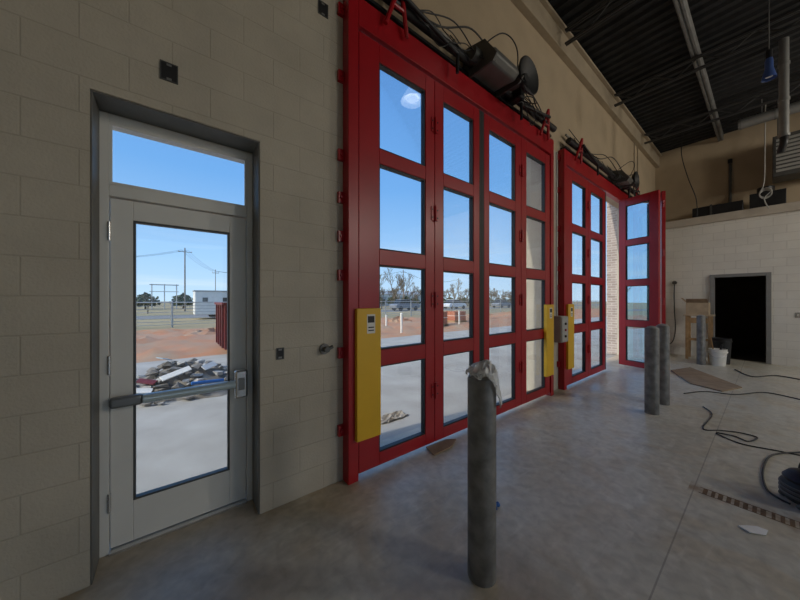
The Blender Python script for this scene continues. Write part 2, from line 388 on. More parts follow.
fz = lambda a,b: -.05+ (0 if b in (0,1) or a in (0,1) else rn.uniform(0,.26)**1.2*(.3+abs(math.sin(a*37)*math.sin(b*9+a*11))))
bm = B(); sheet(bm,-3.5,55,7.2,17,170,26,fz); sheet(bm,-35,-3.5,.7,17,90,40,fz)
tag(obj('ground_clay', bm, M['clay']), 'rough red clay strip beyond the apron', 'soil', kind='structure')
# ------------------------------------------------------------------ glass personnel door
d1 = thing('door_1','pale grey aluminium door with full glass, transom and push bar','door',(-.339,.2,0),kind='structure')
W = .823; H = 2.6
bm = B()
box(bm,0,.046,0,.11,0,H); box(bm,W-.046,W,0,.11,0,H); box(bm,.046,W-.046,0,.11,H-.05,H); box(bm,.046,W-.046,0,.11,2.115,2.185)
obj('frame', bm, M['alu'], d1, bevel=.003)
bm = B(); box(bm,.046,W-.046,.0,.02,2.185,2.2); box(bm,.046,W-.046,0,.02,2.535,2.55); box(bm,.046,.06,0,.02,2.2,2.535); box(bm,W-.06,W-.046,0,.02,2.2,2.535)
obj('glazing_bead', bm, M['alu'], d1)
bm = B(); box(bm,.046,W-.046,.05,.056,2.185,2.55); obj('transom_glass', bm, M['gl_door'], d1)
bm = B()
lx0, lx1 = .05, W-.05
box(bm,lx0,lx0+.10,.02,.065,.02,2.108); box(bm,lx1-.105,lx1,.02,.065,.02,2.108); box(bm,lx0+.1,lx1-.105,.02,.065,.02,.265); box(bm,lx0+.1,lx1-.105,.02,.065,1.99,2.108)
lf = obj('leaf', bm, M['alu'], d1, bevel=.003)
bm = B(); gx0, gx1 = lx0+.10, lx1-.105
box(bm,gx0,gx1,.04,.046,.265,1.99); obj('glass', bm, M['gl_door'], lf)
bm = B()
for a,b,c,d in ((gx0,gx0+.012,.265,1.99),(gx1-.012,gx1,.265,1.99),(gx0+.012,gx1-.012,.265,.277),(gx0+.012,gx1-.012,1.978,1.99)): box(bm,a,b,.022,.06,c,d)
obj('gasket', bm, M['dgrey'], lf)
bm = B(); box(bm,.046,W-.046,-.02,.11,0,.014); obj('threshold', bm, M['steel'], d1)
for z in (.25,1.06,1.85):
    bm = B(); cyl(bm,(.048,-.004,z),(.048,-.004,z+.11),.009,10); obj('hinge', bm, M['steel'], d1)
bm = B(); box(bm,lx0+.01,lx1-.03,-.04,-.012,.876,.922); pb = obj('push_bar', bm, M['mgrey'], d1, bevel=.006)
bm = B(); box(bm,lx0+.003,lx0+.15,-.060,-.012,.868,.930); obj('end_cap', bm, M['endcap'], pb, bevel=.014, label='dark end cap of the bar')
bm = B(); cyl(bm,(lx0+.15,-.046,.899),(lx1-.06,-.046,.899),.029,22); obj('push_pad', bm, M['teal'], pb, label='silvery blue-green push tube')
bm = B(); box(bm,lx1-.085,lx1-.004,-.078,-.0,.80,1.0); obj('latch_case', bm, M['steel'], pb, bevel=.014, label='bright chrome latch case')
bm = B(); box(bm,lx1-.064,lx1-.026,-.085,-.078,.86,.945); obj('latch_cover', bm, M['mgrey'], pb, bevel=.003)
for a,b,c,d in ((lx0+.02,lx0+.07,.88,.915),(lx1-.06,lx1-.02,.85,.95)):
    bm = B(); box(bm,a,b,-.012,.02,c,d); obj('bracket', bm, M['blackm'], pb)
# ------------------------------------------------------------------ far doorway
d4 = thing('door_4','dark open doorway with grey metal frame in pale block wall','doorway',(10.95,DY0,0),kind='structure')
bm = B(); w = DY1-DY0
box(bm,0,.18,-.02,.06,0,DZ+.02); box(bm,0,.18,w-.06,w+.02,0,DZ+.02); box(bm,0,.18,.06,w-.06,DZ-.055,DZ+.02)
obj('frame', bm, M['dframe'], d4, bevel=.004)
# ------------------------------------------------------------------ red folding bay doors
ROWS = [(.16,.92),(1.06,1.81),(1.945,2.70),(2.83,3.59)]
LZ0, LZ1 = .05, 3.75
def leaf(parent, x, y, w, g0, g1, glass, rz=0, hinge_side=None):
    """one hinged leaf; x,y = its hinge edge, g0,g1 = glass span measured from that edge"""
    bm = B(); t = .032
    box(bm,0,g0,-t,t,LZ0,LZ1); box(bm,g1,w,-t,t,LZ0,LZ1)
    zs = [LZ0]+[v for r in ROWS for v in r]+[LZ1]
    for i in range(0,len(zs),2): box(bm,g0,g1,-t,t,zs[i],zs[i+1])
    lf = obj('leaf', bm, M['red'], parent, (x,y,0), rz, bevel=.004)
    bm = B()
    for a,b in ROWS: box(bm,g0,g1,-.004,.004,a,b)
    obj('glass', bm, glass, lf)
    bm = B(); e = .012
    for a,b in ROWS:
        box(bm,g0,g0+e,-.024,.024,a,b); box(bm,g1-e,g1,-.024,.024,a,b); box(bm,g0+e,g1-e,-.024,.024,a,a+e); box(bm,g0+e,g1-e,-.024,.024,b-e,b)
    obj('gasket', bm, M['black'], lf)
    if hinge_side is not None:
        hx = 0 if hinge_side == 0 else w
        for z in (.5,1.42,2.3,3.2):
            bm = B(); cyl(bm,(hx,-t-.014,z),(hx,-t-.014,z+.16),.014,10); box(bm,hx-.05,hx+.05,-t-.008,-t,z+.01,z+.15)
            obj('hinge', bm, M['red'], lf)
            bm = B()
            for q in (-.035,.035):
                for zz in (z+.04,z+.12): cyl(bm,(hx+q,-t-.012,zz),(hx+q,-t-.006,zz),.008,8)
            obj('bolt', bm, M['blackm'], lf)
    return lf
def bay(name, label, x0, x1):
    t = thing(name, label, 'bay door', (x0,0,0), kind='structure')
    w = x1-x0
    bm = B(); box(bm,0,.095,-.10,-.001,0,4.02); box(bm,w-.095,w,-.10,-.001,0,4.02); box(bm,.095,w-.095,-.10,-.001,3.78,4.02)
    obj('door_frame', bm, M['red'], t, bevel=.004)
    for z in (.38,1.02,1.66,1.98,2.3,2.65,3.3,3.85):
        for xa, xb in ((-.05,0),(w,w+.05)):
            bm = B(); box(bm,xa,xb,-.03,-.001,z,z+.09); cyl(bm,((xa+xb)/2,-.042,z+.045),((xa+xb)/2,-.03,z+.045),.012,8)
            obj('anchor_clip', bm, M['red'], t)
    return t
def guard(parent, x, w):
    bm = B(); box(bm,x,x+w,-.135,-.105,.34,1.43); box(bm,x,x+.012,-.105,-.09,.34,1.43); box(bm,x+w-.012,x+w,-.105,-.09,.34,1.43)
    g = obj('hinge_guard', bm, M['yellow'], parent, bevel=.004, label='yellow guard plate')
    bm = B(); box(bm,x+w*.40,x+w*.74,-.1362,-.135,1.22,1.38); obj('warning_label', bm, M['white'], g)
    bm = B(); box(bm,x+w*.43,x+w*.71,-.1366,-.1362,1.31,1.365); box(bm,x+w*.45,x+w*.69,-.1366,-.1362,1.265,1.275); box(bm,x+w*.45,x+w*.69,-.1366,-.1362,1.24,1.25)
    obj('label_print', bm, M['black'], g)
YL = -.055
b1 = bay('door_2','nearer red four-leaf folding bay door, closed, between glass door and control box',1.12,4.74)
def L(parent, px0, x0, x1, g0, g1, hs=None): return leaf(parent, x0-px0, YL, x1-x0, g0-x0, g1-x0, M['gl_bay'], 0, hs)
L(b1,1.12,1.225,2.11,1.43,1.985,1); L(b1,1.12,2.115,2.855,2.24,2.745)
bm = B(); box(bm,2.857-1.12,2.898-1.12,YL-.03,YL+.03,LZ0,LZ1); obj('edge_seal', bm, M['black'], b1)
bm = B(); box(bm,2.902-1.12,2.943-1.12,YL-.03,YL+.03,LZ0,LZ1); obj('edge_seal', bm, M['black'], b1)
L(b1,1.12,2.945,3.785,3.05,3.645,1); L(b1,1.12,3.79,4.635,3.93,4.49)
guard(b1,.06,.235); guard(b1,3.31,.235)
b2 = bay('door_3','farther red folding bay door, half folded open, near the pale block wall',5.12,B2R+.06)
L(b2,5.12,5.225,6.19,5.47,6.07,1); L(b2,5.12,6.195,7.10,6.33,6.97)
bm = B(); box(bm,7.102-5.12,7.16-5.12,YL-.03,YL+.03,LZ0,LZ1); obj('edge_seal', bm, M['black'], b2)
guard(b2,.07,.235)
LX = 8.0
leaf(b2,LX-5.12,-.10,.74,.14,.58,M['gl_fold'],R(270-14))
ax, ay = LX-.04, -.86          # the fold: second leaf runs back to the right jamb
ang = math.atan2(-.12-ay, B2R-.05-ax); ln = math.hypot(-.12-ay, B2R-.05-ax)
leaf(b2,ax-5.12,ay,ln,.18,ln-.18,M['gl_bay'],ang)
for z in (.4,1.4,2.4,3.4):
    bm = B(); cyl(bm,(LX-.10-5.12,-.86,z),(LX-.10-5.12,-.86,z+.14),.02,10); obj('hinge', bm, M['red'], b2)
# ------------------------------------------------------------------ overhead door operators
def operator(x0, x1, xc, label, seed):
    rn = random.Random(seed)
    t = thing('door_operator', label, 'door motor', (xc,0,4.03))
    bm = B(); cyl(bm,(x0-xc,-.13,.13),(x1-xc,-.13,.13),.045,14); box(bm,x0-xc,x1-xc,-.09,-.001,.03,.06); obj('drive_tube', bm, M['blackm'], t)
    bm = B(); cyl(bm,(x0-xc+.05,-.07,.27),(x1-xc-.05,-.07,.27),.018,8); obj('tie_rod', bm, M['mgrey'], t)
    k_ = 1 if seed == 1 else .85
    bm = B(); box(bm,-.44*k_,.46*k_,-.05,-.001,.02,.36); obj('mounting_plate', bm, M['dgrey'], t, bevel=.006)
    # flat angular housing sloping down to the room, on two bracket plates
    bm = B(); prism(bm, [(-.06,.06),(-.36*k_,.03),(-.42*k_,.09),(-.40*k_,.17*k_),(-.20*k_,.29*k_),(-.06,.31*k_)], -.40*k_, .06*k_)
    obj('housing', bm, M['housing'], t, bevel=.018, label='angular dark grey motor housing')
    for bx in (-.44,.08):
        bm = B(); prism(bm, [(-.05,.0),(-.40*k_,-.0),(-.45*k_,.06),(-.30*k_,.30*k_),(-.05,.36*k_)], bx*k_, bx*k_+.02); obj('bracket_plate', bm, M['dgrey'], t)
    bm = B(); cyl(bm,(-.55*k_,-.20*k_,.15*k_),(-.44*k_,-.20*k_,.15*k_),.075*k_,18); obj('motor_end', bm, M['dgrey'], t)
    # dish shaped disc facing the room
    cx_, cz_ = .27*k_, .16; yd = -.36*k_
    bm = B(); n = 36; prof = [(.0,-.03),(.05,-.03),(.06,.0),(.15,-.035),(.205,-.075),(.215,-.07),(.215,-.05),(.16,.0),(.0,.02)]
    rings = []
    for r_, y_ in prof:
        if r_ == 0: rings.append([bm.verts.new((cx_,yd+y_,cz_))])
        else: rings.append([bm.verts.new((cx_+r_*k_*math.cos(2*PI*i/n),yd+y_,cz_+r_*k_*math.sin(2*PI*i/n))) for i in range(n)])
    for a, b in zip(rings, rings[1:]):
        for i in range(n):
            j = (i+1)%n
            if len(a) == 1: bm.faces.new((a[0],b[j],b[i]))
            elif len(b) == 1: bm.faces.new((a[i],a[j],b[0]))
            else: bm.faces.new((a[i],a[j],b[j],b[i]))
    obj('disc', bm, M['black'], t, label='dark round dish-shaped disc')
    bm = B(); cyl(bm,(cx_,-.05,cz_),(cx_,yd+.01,cz_),.05,14); obj('disc_shaft', bm, M['dgrey'], t)
    bm = B(); box(bm,.36*k_,.48*k_,-.26*k_,-.05,.05,.32*k_); obj('control_cover', bm, M['blackm'], t, bevel=.02)
    for s, xx in ((1,x0-xc+.36),(-1,x1-xc-.36)):
        bm = B()
        cyl(bm,(xx-.10,-.14,-.12),(xx+.02,-.20,.26),.02,8); cyl(bm,(xx+.14,-.14,-.12),(xx+.02,-.20,.26),.02,8); cyl(bm,(xx-.04,-.17,.06),(xx+.09,-.17,.06),.016,8)
        obj('arm_bracket', bm, M['red'], t, label='red A-shaped arm bracket')
        bm = B(); a = Vector((xx+.02,-.22,.14)); b = Vector((xx+.02+s*.75,-.20,.03)); cyl(bm,a,b,.02,10); cyl(bm,b,b+Vector((0,0,-.2)),.018,10)
        obj('swing_arm', bm, M['blackm'], t)
    l = x0-xc; r = x1-xc
    runs = [([(l+.15,-.10,.25),(l*.55,-.16,.20),(l*.28,-.2,.42),(-.1,-.2,.30)],.009),([(l+.05,-.12,.34),(l*.75,-.2,.12),(l*.45,-.22,.30),(-.5,-.25,.12),(-.36,-.38*k_,.05)],.007),
            ([(r-.15,-.10,.24),(r*.6,-.16,.22),(r*.37,-.25,.38),(.15,-.2,.28)],.009),([(r-.1,-.1,.30),(r*.75,-.2,.05),(r*.5,-.22,.22),(.46,-.2,.10)],.007),
            ([(.06,-.40*k_,.08),(.10,-.5*k_,-.12),(.38,-.45*k_,-.14),(.44,-.2,.06)],.007),([(.44,-.2,.28),(.66,-.3,-.05),(.55,-.3,-.27),(.44,-.25,.06)],.006),([(-.4,-.2,.28),(-.2,-.36,.45),(.1,-.36,.44),(.38,-.2,.31)],.007)]
    for q in range(6):
        a = rn.uniform(l+.2,-.6); b = a+rn.uniform(.5,1.0); h = rn.uniform(-.08,.12)
        runs.append(([(a,-.11,.28),((a*2+b)/3,-.2,h),((a+2*b)/3,-.22,h+.1),(b,-.12,.26)],.005))
        a = rn.uniform(.5,max(.55,r-1.0)); b = a+rn.uniform(.4,.8)
        runs.append(([(a,-.11,.28),((a*2+b)/3,-.2,h+.05),((a+2*b)/3,-.2,h),(b,-.12,.2)],.005))
    for pts, rr in runs:
        bm = B(); tube(bm, sm(pts), rr, 6); obj('cable', bm, M['black'], t)
operator(1.2,4.68,3.10,'dark angular motor with round dish above the nearer red bay door',1)
operator(5.2,9.4,7.95,'dark angular motor with round dish above the farther red bay door',2)
for xx, lb in ((9.55,'left thin conduit running down from the ledger beam'),(9.85,'right thin conduit running down from the ledger beam')):
    bm = B(); cyl(bm,(0,-.016,0),(0,-.016,1.2),.012,8); box(bm,-.03,.03,-.02,-.0,.3,.33); box(bm,-.03,.03,-.02,-.0,.9,.93)
    tag(obj('conduit', bm, M['ledger'], loc=(xx,0,4.42)), lb, 'conduit')
# ------------------------------------------------------------------ boxes on the front wall
def wallbox(x, z, w, h, label, kind=None):
    t = thing('outlet_box', label, 'electrical box', (x,0,z))
    bm = B(); e = .006
    box(bm,-w/2,w/2,-.006,-.0005,-h/2,-h/2+e); box(bm,-w/2,w/2,-.006,-.0005,h/2-e,h/2); box(bm,-w/2,-w/2+e,-.006,-.0005,-h/2+e,h/2-e); box(bm,w/2-e,w/2,-.006,-.0005,-h/2+e,h/2-e)
    obj('rim', bm, M['dgrey'], t)
    bm = B(); box(bm,-w/2+e,w/2-e,-.003,-.0005,-h/2+e,h/2-e); obj('cavity', bm, M['black'], t)
    for a in (-1,1):
        bm = B(); box(bm,-.012,.012,-.005,-.003,a*(h/2-.014)-.006,a*(h/2-.014)+.006); obj('screw_tab', bm, M['mgrey'], t)
    return t
wallbox(-.014,2.85,.085,.11,'open dark electrical box above the glass door')
wallbox(.947,3.82,.085,.11,'open electrical box high on the wall beside the red door')
wallbox(.618,1.11,.055,.085,'small open dark outlet box at handle height right of glass door')
t = thing('conduit_stub','grey round conduit stub on the wall left of yellow plate','fitting',(.955,0,1.11))
bm = B(); cyl(bm,(0,-.02,0),(0,-.0005,0),.042,18); obj('base', bm, M['galv'], t, bevel=.003)
bm = B(); cyl(bm,(0,-.07,0),(0,-.02,0),.022,14); cyl(bm,(.0,-.055,0),(.05,-.055,.02),.014,10); obj('nipple', bm, M['dgrey'], t)
t = thing('control_box','grey metal control box between the two red bay doors','control box',(4.95,0,.82))
bm = B(); box(bm,-.12,.12,-.17,-.001,0,.42); obj('body', bm, M['greybox'], t, bevel=.006)
bm = B(); box(bm,-.11,.11,-.185,-.17,.01,.41); obj('cover', bm, M['greybox'], t, bevel=.006)
for z, m_ in ((.3,'black'),(.2,'red'),(.1,'black')):
    bm = B(); cyl(bm,(0,-.2,z),(0,-.185,z),.02,14); obj('push_button', bm, M[m_], t)
bm = B(); cyl(bm,(.0,-.05,.42),(.0,-.05,3.1),.013,10); obj('conduit', bm, M['galvl'], t)
# ------------------------------------------------------------------ bollards
RB = .076
def bollard(x, y, h, label):
    t = thing('bollard', label, 'bollard', (x,y,0))
    r = RB
    bm = B(); lathe(bm,[(r,0),(r,h-.012),(r-.004,h),(r-.012,h)],32); obj('pipe', bm, M['galv'], t)
    bm = B(); lathe(bm,[(r-.012,h-.03),(r-.012,h),(r*.6,h+.018),(r*.3,h+.026),(0,h+.028)],32); obj('cap', bm, M['conc'], t)
    return t
bollard(1.33,-1.23,1.08,'grey steel bollard nearest the camera, plastic bag over its top')
bollard(5.0,-1.24,1.13,'grey steel bollard, left and nearer one of the close pair')
bollard(5.58,-1.25,1.13,'grey steel bollard, right and farther one of the close pair')
bollard(9.7,-1.22,1.13,'farthest grey steel bollard beside the white bucket')
rn = random.Random(7)
bm = B(); n = 56; rings = []
RT = Vector((.786,-.618,0))
top = bm.verts.new((RT.x*.03,RT.y*.03,1.172))
for j in range(1,23):
    q = j/22; ring = []
    for i in range(n):
        a = 2*PI*i/n; c_ = max(0,math.cos(a-R(-55)))
        hang = .014+.17*c_**3+.012*math.sin(4*a)+.008*math.sin(9*a)
        if q < .40:
            s = q/.40; rr = (RB+.003)*s; off = .03*(1-s)
            z = 1.172-.058*s+.026*math.sin(5*a+s*8)*s*(1.1-s*.7)+.010*math.sin(13*a)*s
            x_ = rr*math.cos(a)+RT.x*off; y_ = rr*math.sin(a)+RT.y*off
        else:
            k = (q-.40)/.60; rr = RB+.005+.014*abs(math.sin(6*a+k*3))*k*c_+.006*math.sin(13*a+k*7)*k+.012*k*c_; z = 1.113-hang*k
            x_ = rr*math.cos(a); y_ = rr*math.sin(a)
        ring.append(bm.verts.new((x_+rn.uniform(-.003,.003), y_+rn.uniform(-.003,.003), z+rn.uniform(-.007,.007))))
    rings.append(ring)
for i in range(n): bm.faces.new((top, rings[0][i], rings[0][(i+1)%n]))
for a_, b_ in zip(rings, rings[1:]):
    for i in range(n):
        j = (i+1)%n; bm.faces.new((a_[i],b_[i],b_[j],a_[j]))
tag(obj('plastic_bag', bm, M['film'], loc=(1.33,-1.23,.002)), 'crumpled whitish plastic bag draped over the nearest bollard', 'plastic bag')
def crumple(name, loc, rx, ry, h, m, label, cat, seed=1, rz=0):
    rn = random.Random(seed); bm = B(); n = 14; g = []
    for i in range(n+1):
        row = []
        for j in range(n+1):
            a = i/n*2-1; b = j/n*2-1
            z = .004+h*rn.random()*(1-.5*max(abs(a),abs(b)))
            row.append(bm.verts.new((a*rx*(1+rn.uniform(-.12,.12)), b*ry*(1+rn.uniform(-.12,.12)), z)))
        g.append(row)
    for i in range(n):
        for j in range(n): bm.faces.new((g[i][j],g[i+1][j],g[i+1][j+1],g[i][j+1]))
    return tag(obj(name, bm, m, loc=loc, rz=rz, smooth=False), label, cat)
crumple('paper_sheet',(2.2,.80,-.013),.22,.10,.05,M['scraps'],'crumpled grey tan paper on apron just outside nearer red door','paper',6)
# ------------------------------------------------------------------ floor objects
p = FL(497,507)
bm = B(); tube(bm, sm([(-.03,-.01,.012),(0,.01,.016),(.02,.0,.012),(.035,.02,.012)]), .011, 8); tag(obj('blue_wrap', bm, M['blue'], loc=p), 'small blue plastic scrap on floor beside nearest bollard', 'scrap')
def flat(name, pts, m, th, label, cat, curl=0):
    bm = B(); c = sum(pts, Vector())/len(pts); c.z = 0
    lo = [bm.verts.new((q.x-c.x,q.y-c.y,.001+curl*(i%2))) for i,q in enumerate(pts)]; hi = [bm.verts.new((q.x-c.x,q.y-c.y,.001+th+curl*(i%2))) for i,q in enumerate(pts)]
    n = len(pts)
    bm.faces.new(lo[::-1]); bm.faces.new(hi)
    for i in range(n): bm.faces.new((lo[i],lo[(i+1)%n],hi[(i+1)%n],hi[i]))
    return tag(obj(name, bm, m, loc=c), label, cat)
flat('cardboard_scrap',[FL(426,447),FL(446,440),FL(456,439),FL(452,447),FL(434,455)],M['kraft'],.012,'flat brown cardboard scrap on floor at the nearer red door','cardboard',.008)
flat('paper_scrap',[FL(738,525),FL(747,526),FL(757,526),FL(768,531),FL(766,535),FL(750,533)],M['paperw'],.005,'small white paper scrap on floor near the rusty drain','scrap',.006)
flat('board_sheet',[FL(671,370),FL(690,367),FL(742,387),FL(722,391),FL(690,383)],M['mat'],.02,'brown board lying on floor behind the bollard pair','board')
t = thing('trench_drain','rusty brown slotted drain flush with the floor near the right edge','drain',(3.28,-1.86,0))
rn = random.Random(3)
bm = B()
for k in range(34):
    y = -1.38+k*.0405
    box(bm,-.0475,.0475,y,y+.020+rn.uniform(-.004,.006),.0003,.0012)
box(bm,-.052,-.047,-1.4,0,.0003,.0016); box(bm,.047,.052,-1.4,0,.0003,.0016); obj('grate', bm, M['rust'], t)
def cable(pts, r, m, label, name='extension_cord'):
    bm = B(); P = [FL(*q)+Vector((0,0,r+.001)) for q in pts]; tube(bm, sm(P,8), r, 8)
    return tag(obj(name, bm, m), label, 'cable')
cable([(703,406),(712,414),(703,428),(720,430),(738,432),(757,437),(748,441),(735,436),(716,432)],.0065,M['cord'],'dark cord looping on the floor behind the rusty drain')
cable([(716,433),(740,443),(775,450),(800,455)],.006,M['cord'],'dark cord running to the right edge past the machine')
cable([(800,452),(772,455),(763,470),(766,488),(778,498),(790,504)],.0075,M['cord'],'dark hose curving into the machine on the floor','hose')
cable([(684,393),(705,391),(735,394),(765,392),(800,399)],.008,M['cord'],'dark cord stretched across the floor before the far doorway')
cable([(735,369),(752,376),(775,375),(800,379)],.010,M['cord'],'thin dark cord on the floor nearest the far doorway')
mq = FL(811,506)
t = thing('floor_machine','compact black machine with round drum on floor at the right edge','machine',mq,R(35))
bm = B(); lathe(bm,[(0,.03),(.12,.03),(.14,.05),(.14,.15),(.125,.17),(0,.17)],26); obj('drum', bm, M['black'], t)
bm = B(); lathe(bm,[(.128,.172),(.13,.19),(.10,.23),(.05,.25),(0,.252)],26); obj('lid', bm, M['blackm'], t)
bm = B(); tube(bm, sm([(-.08,0,.225),(-.06,0,.285),(0,0,.30),(.06,0,.285),(.08,0,.225)]), .010); obj('handle', bm, M['dgrey'], t)
bm = B(); cyl(bm,(0,-.13,.11),(0,-.18,.11),.03,14); obj('hose_port', bm, M['dgrey'], t)
for a in range(4):
    bm = B(); c_, s_ = math.cos(a*PI/2+.6)*.13, math.sin(a*PI/2+.6)*.13
    cyl(bm,(c_-.012,s_,.022),(c_+.012,s_,.022),.021,12); obj('caster', bm, M['dgrey'], t)
for k in range(3):
    bm = B(); lathe(bm,[(.141,.065+.03*k),(.146,.07+.03*k),(.146,.08+.03*k),(.141,.085+.03*k)],26); obj('band', bm, M['dgrey'], t)
t = thing('bucket','white plastic bucket on the floor before the far doorway','bucket',(9.87,-1.47,0))
bm = B(); lathe(bm,[(0,0),(.125,0),(.15,.36),(.155,.36),(.155,.375),(.143,.375),(.12,.012),(0,.012)],28); obj('body', bm, M['white'], t)
bm = B(); lathe(bm,[(.152,.30),(.162,.305),(.162,.325),(.152,.33)],28); obj('rim', bm, M['white'], t)
bm = B(); tube(bm, sm([(0,-.158,.31),(-.08,-.12,.24),(-.16,0,.19),(-.08,.12,.24),(0,.158,.31)]), .004, 6); obj('handle', bm, M['steel'], t)
t = thing('mixing_stick','wooden stick standing in the white bucket','stick',(9.87,-1.47,.013),.4)
bm = B(); cyl(bm,(.02,.02,.0),(.08,.09,.62),.013,8); obj('shaft', bm, M['wood'], t)
t = thing('trowel','dark handled trowel standing in the white bucket','trowel',(9.85,-1.50,.013))
bm = B(); box(bm,-.04,.04,-.004,.004,.0,.28); obj('blade', bm, M['mgrey'], t); bm = B(); cyl(bm,(0,0,.28),(-.02,-.04,.47),.018,10); obj('handle', bm, M['black'], t)
t = thing('dark_bucket','black plastic bucket behind the white bucket by the far doorway','bucket',(10.22,-1.50,0))
bm = B(); lathe(bm,[(0,0),(.14,0),(.17,.58),(.175,.6),(.165,.6),(.135,.012),(0,.012)],28); obj('body', bm, M['black'], t)
bm = B(); lathe(bm,[(.17,.52),(.182,.525),(.182,.545),(.172,.55)],28); obj('rim', bm, M['blackm'], t)
t = thing('wooden_stand','rough wooden stand with shelf behind the farthest bollard','stand',(10.55,-1.10,0))
for sx in (-.20,.20):
    for sy in (-.20,.20):
        bm = B(); box(bm,sx-.025,sx+.025,sy-.025,sy+.025,0,1.10); obj('leg', bm, M['wood'], t, bevel=.003)
bm = B(); box(bm,-.25,.25,-.26,.26,1.10,1.13); obj('top', bm, M['panel'], t, bevel=.003)
bm = B(); box(bm,-.22,.22,-.22,.22,.48,.505); obj('shelf', bm, M['wood'], t)
bm = B(); box(bm,-.225,-.20,-.175,.175,.92,1.05); obj('rail', bm, M['wood'], t)
t = thing('open_carton','open brown carton on top of the wooden stand','carton',(10.55,-1.08,1.131))
bm = B(); box(bm,-.18,.18,-.20,-.192,0,.30); box(bm,-.18,.18,.192,.20,0,.30); box(bm,-.18,-.172,-.192,.192,0,.30); box(bm,.172,.18,-.192,.192,0,.30); box(bm,-.172,.172,-.192,.192,0,.008); obj('body', bm, M['panel'], t)
bm = B(); v = [bm.verts.new(q) for q in ((-.18,-.192,.30),(-.18,.192,.30),(-.28,.19,.40),(-.28,-.19,.40))]; bm.faces.new(v); obj('flap', bm, M['kraft'], t)
bm = B(); v = [bm.verts.new(q) for q in ((-.17,.20,.30),(.17,.20,.30),(.17,.30,.42),(-.17,.30,.42))]; bm.faces.new(v); obj('flap', bm, M['kraft'], t)
t = thing('wall_cable','black cable looping down the pale wall left of the wooden stand','cable',(10.97,-.60,0))
bm = B(); tube(bm, sm([(0,.02,2.0),(0,.03,1.7),(-.02,.02,1.2),(-.05,.0,.7),(-.1,.05,.35),(-.15,.25,.15),(-.2,.3,.03),(-.25,.2,.013),(-.3,.1,.013)]), .012); obj('cord', bm, M['black'], t)
bm = B(); cyl(bm,(-.02,.02,1.98),(.028,.02,1.98),.05,14); obj('outlet', bm, M['dgrey'], t)
t = thing('light_switch','small grey switch plate on pale wall right of far doorway','switch',(11,-2.6,1.1))
bm = B(); box(bm,-.012,-.001,-.04,.04,0,.12); obj('plate', bm, M['steel'], t, bevel=.003)
bm = B(); box(bm,-.024,-.012,-.01,.01,.04,.08); obj('toggle', bm, M['white'], t)
# ------------------------------------------------------------------ objects on the ledge / hung from the roof
LZ = 3.701
t = thing('duct_section','black sheet metal duct lying on the pale ledge','duct',(11.4,-1.25,LZ))
bm = B(); box(bm,-.2,.2,-.55,.35,0,.30); obj('body', bm, M['blackm'], t, bevel=.01)
bm = B(); box(bm,-.22,.22,-.02,.02,-.0,.32); obj('flange', bm, M['dgrey'], t)
t = thing('duct_section','dark duct elbow on the ledge below the unit heater','duct',(11.4,-2.15,LZ))
bm = B(); box(bm,-.2,.2,-.30,.25,0,.40); cyl(bm,(0,0,.40),(0,0,.55),.14,18); obj('body', bm, M['blackm'], t, bevel=.01)
t = thing('unit_heater','grey louvred unit heater hung before the tan wall','heater',(11.3,-2.75,4.35))
bm = B(); box(bm,-.3,.3,-.5,.5,0,.95); obj('casing', bm, M['dgrey'], t, bevel=.015)
for k in range(9):
    z = .10+k*.088
    bm = B(); v = [bm.verts.new(q) for q in ((-.34,-.45,z),(-.34,.45,z),(-.30,.45,z+.06),(-.30,-.45,z+.06),(-.335,-.45,z-.006),(-.335,.45,z-.006),(-.295,.45,z+.054),(-.295,-.45,z+.054))]
    for f in ((0,1,2,3),(7,6,5,4),(0,4,5,1),(2,6,7,3),(1,5,6,2),(0,3,7,4)): bm.faces.new([v[i] for i in f])
    obj('louvre', bm, M['greybox'], t)
for a in (-.25,.25):
    for b in (-.42,.42):
        bm = B(); cyl(bm,(a,b,.95),(a,b,CEIL-4.35),.01,6); obj('hanger_rod', bm, M['joist_l'], t)
t = thing('exhaust_pipe','silver exhaust pipe hanging from the roof near the right edge','pipe',(8.4,-2.36,4.35))
bm = B(); cyl(bm,(0,0,0),(0,0,CEIL-4.35),.058,20); obj('stack', bm, M['duct'], t)
for z in (.0,.62,1.24):
    bm = B(); cyl(bm,(0,0,z),(0,0,z+.05),.068,20); obj('collar', bm, M['duct'], t)
bm = B(); tube(bm, sm([(0,0,.0),(0,.0,-.10),(.03,.02,-.18),(.06,.03,-.24)]), .05, 14); obj('hose_end', bm, M['blackm'], t)
t = thing('round_duct','horizontal grey round duct under the roof before the tan wall','duct',(10.5,-3.0,5.62))
bm = B(); cyl(bm,(0,-2.0,0),(0,1.25,0),.11,22); obj('body', bm, M['duct'], t)
for y_ in (-.8,.0,.7,1.2):
    bm = B(); cyl(bm,(0,y_,0),(0,y_+.03,0),.118,22); obj('seam', bm, M['joist_l'], t)
for y_ in (-.4,.9):
    bm = B(); cyl(bm,(0,y_,.11),(0,y_,CEIL-5.62),.008,6); obj('hanger_rod', bm, M['joist_l'], t)
t = thing('grey_pipe','thin upright pipe against the tan upper wall','pipe',(11.86,-1.55,LZ))
bm = B(); cyl(bm,(0,0,0),(0,0,1.5),.03,12); obj('run', bm, M['dgrey'], t); bm = B(); cyl(bm,(0,0,1.5),(0,0,1.6),.045,12); obj('fitting', bm, M['blackm'], t)
bm = B(); tube(bm, sm([(11.0,-.75,CEIL-.0),(10.95,-.72,5.5),(10.9,-.85,4.8),(10.95,-1.0,4.2),(11.0,-1.02,3.71)]), .01)
tag(obj('hanging_wire', bm, M['black']), 'thin dark wire hanging from roof to the pale ledge', 'wire')
bm = B(); pts = [(0,0,CEIL-3.66),(.0,.01,1.4),(.0,.02,.6)]
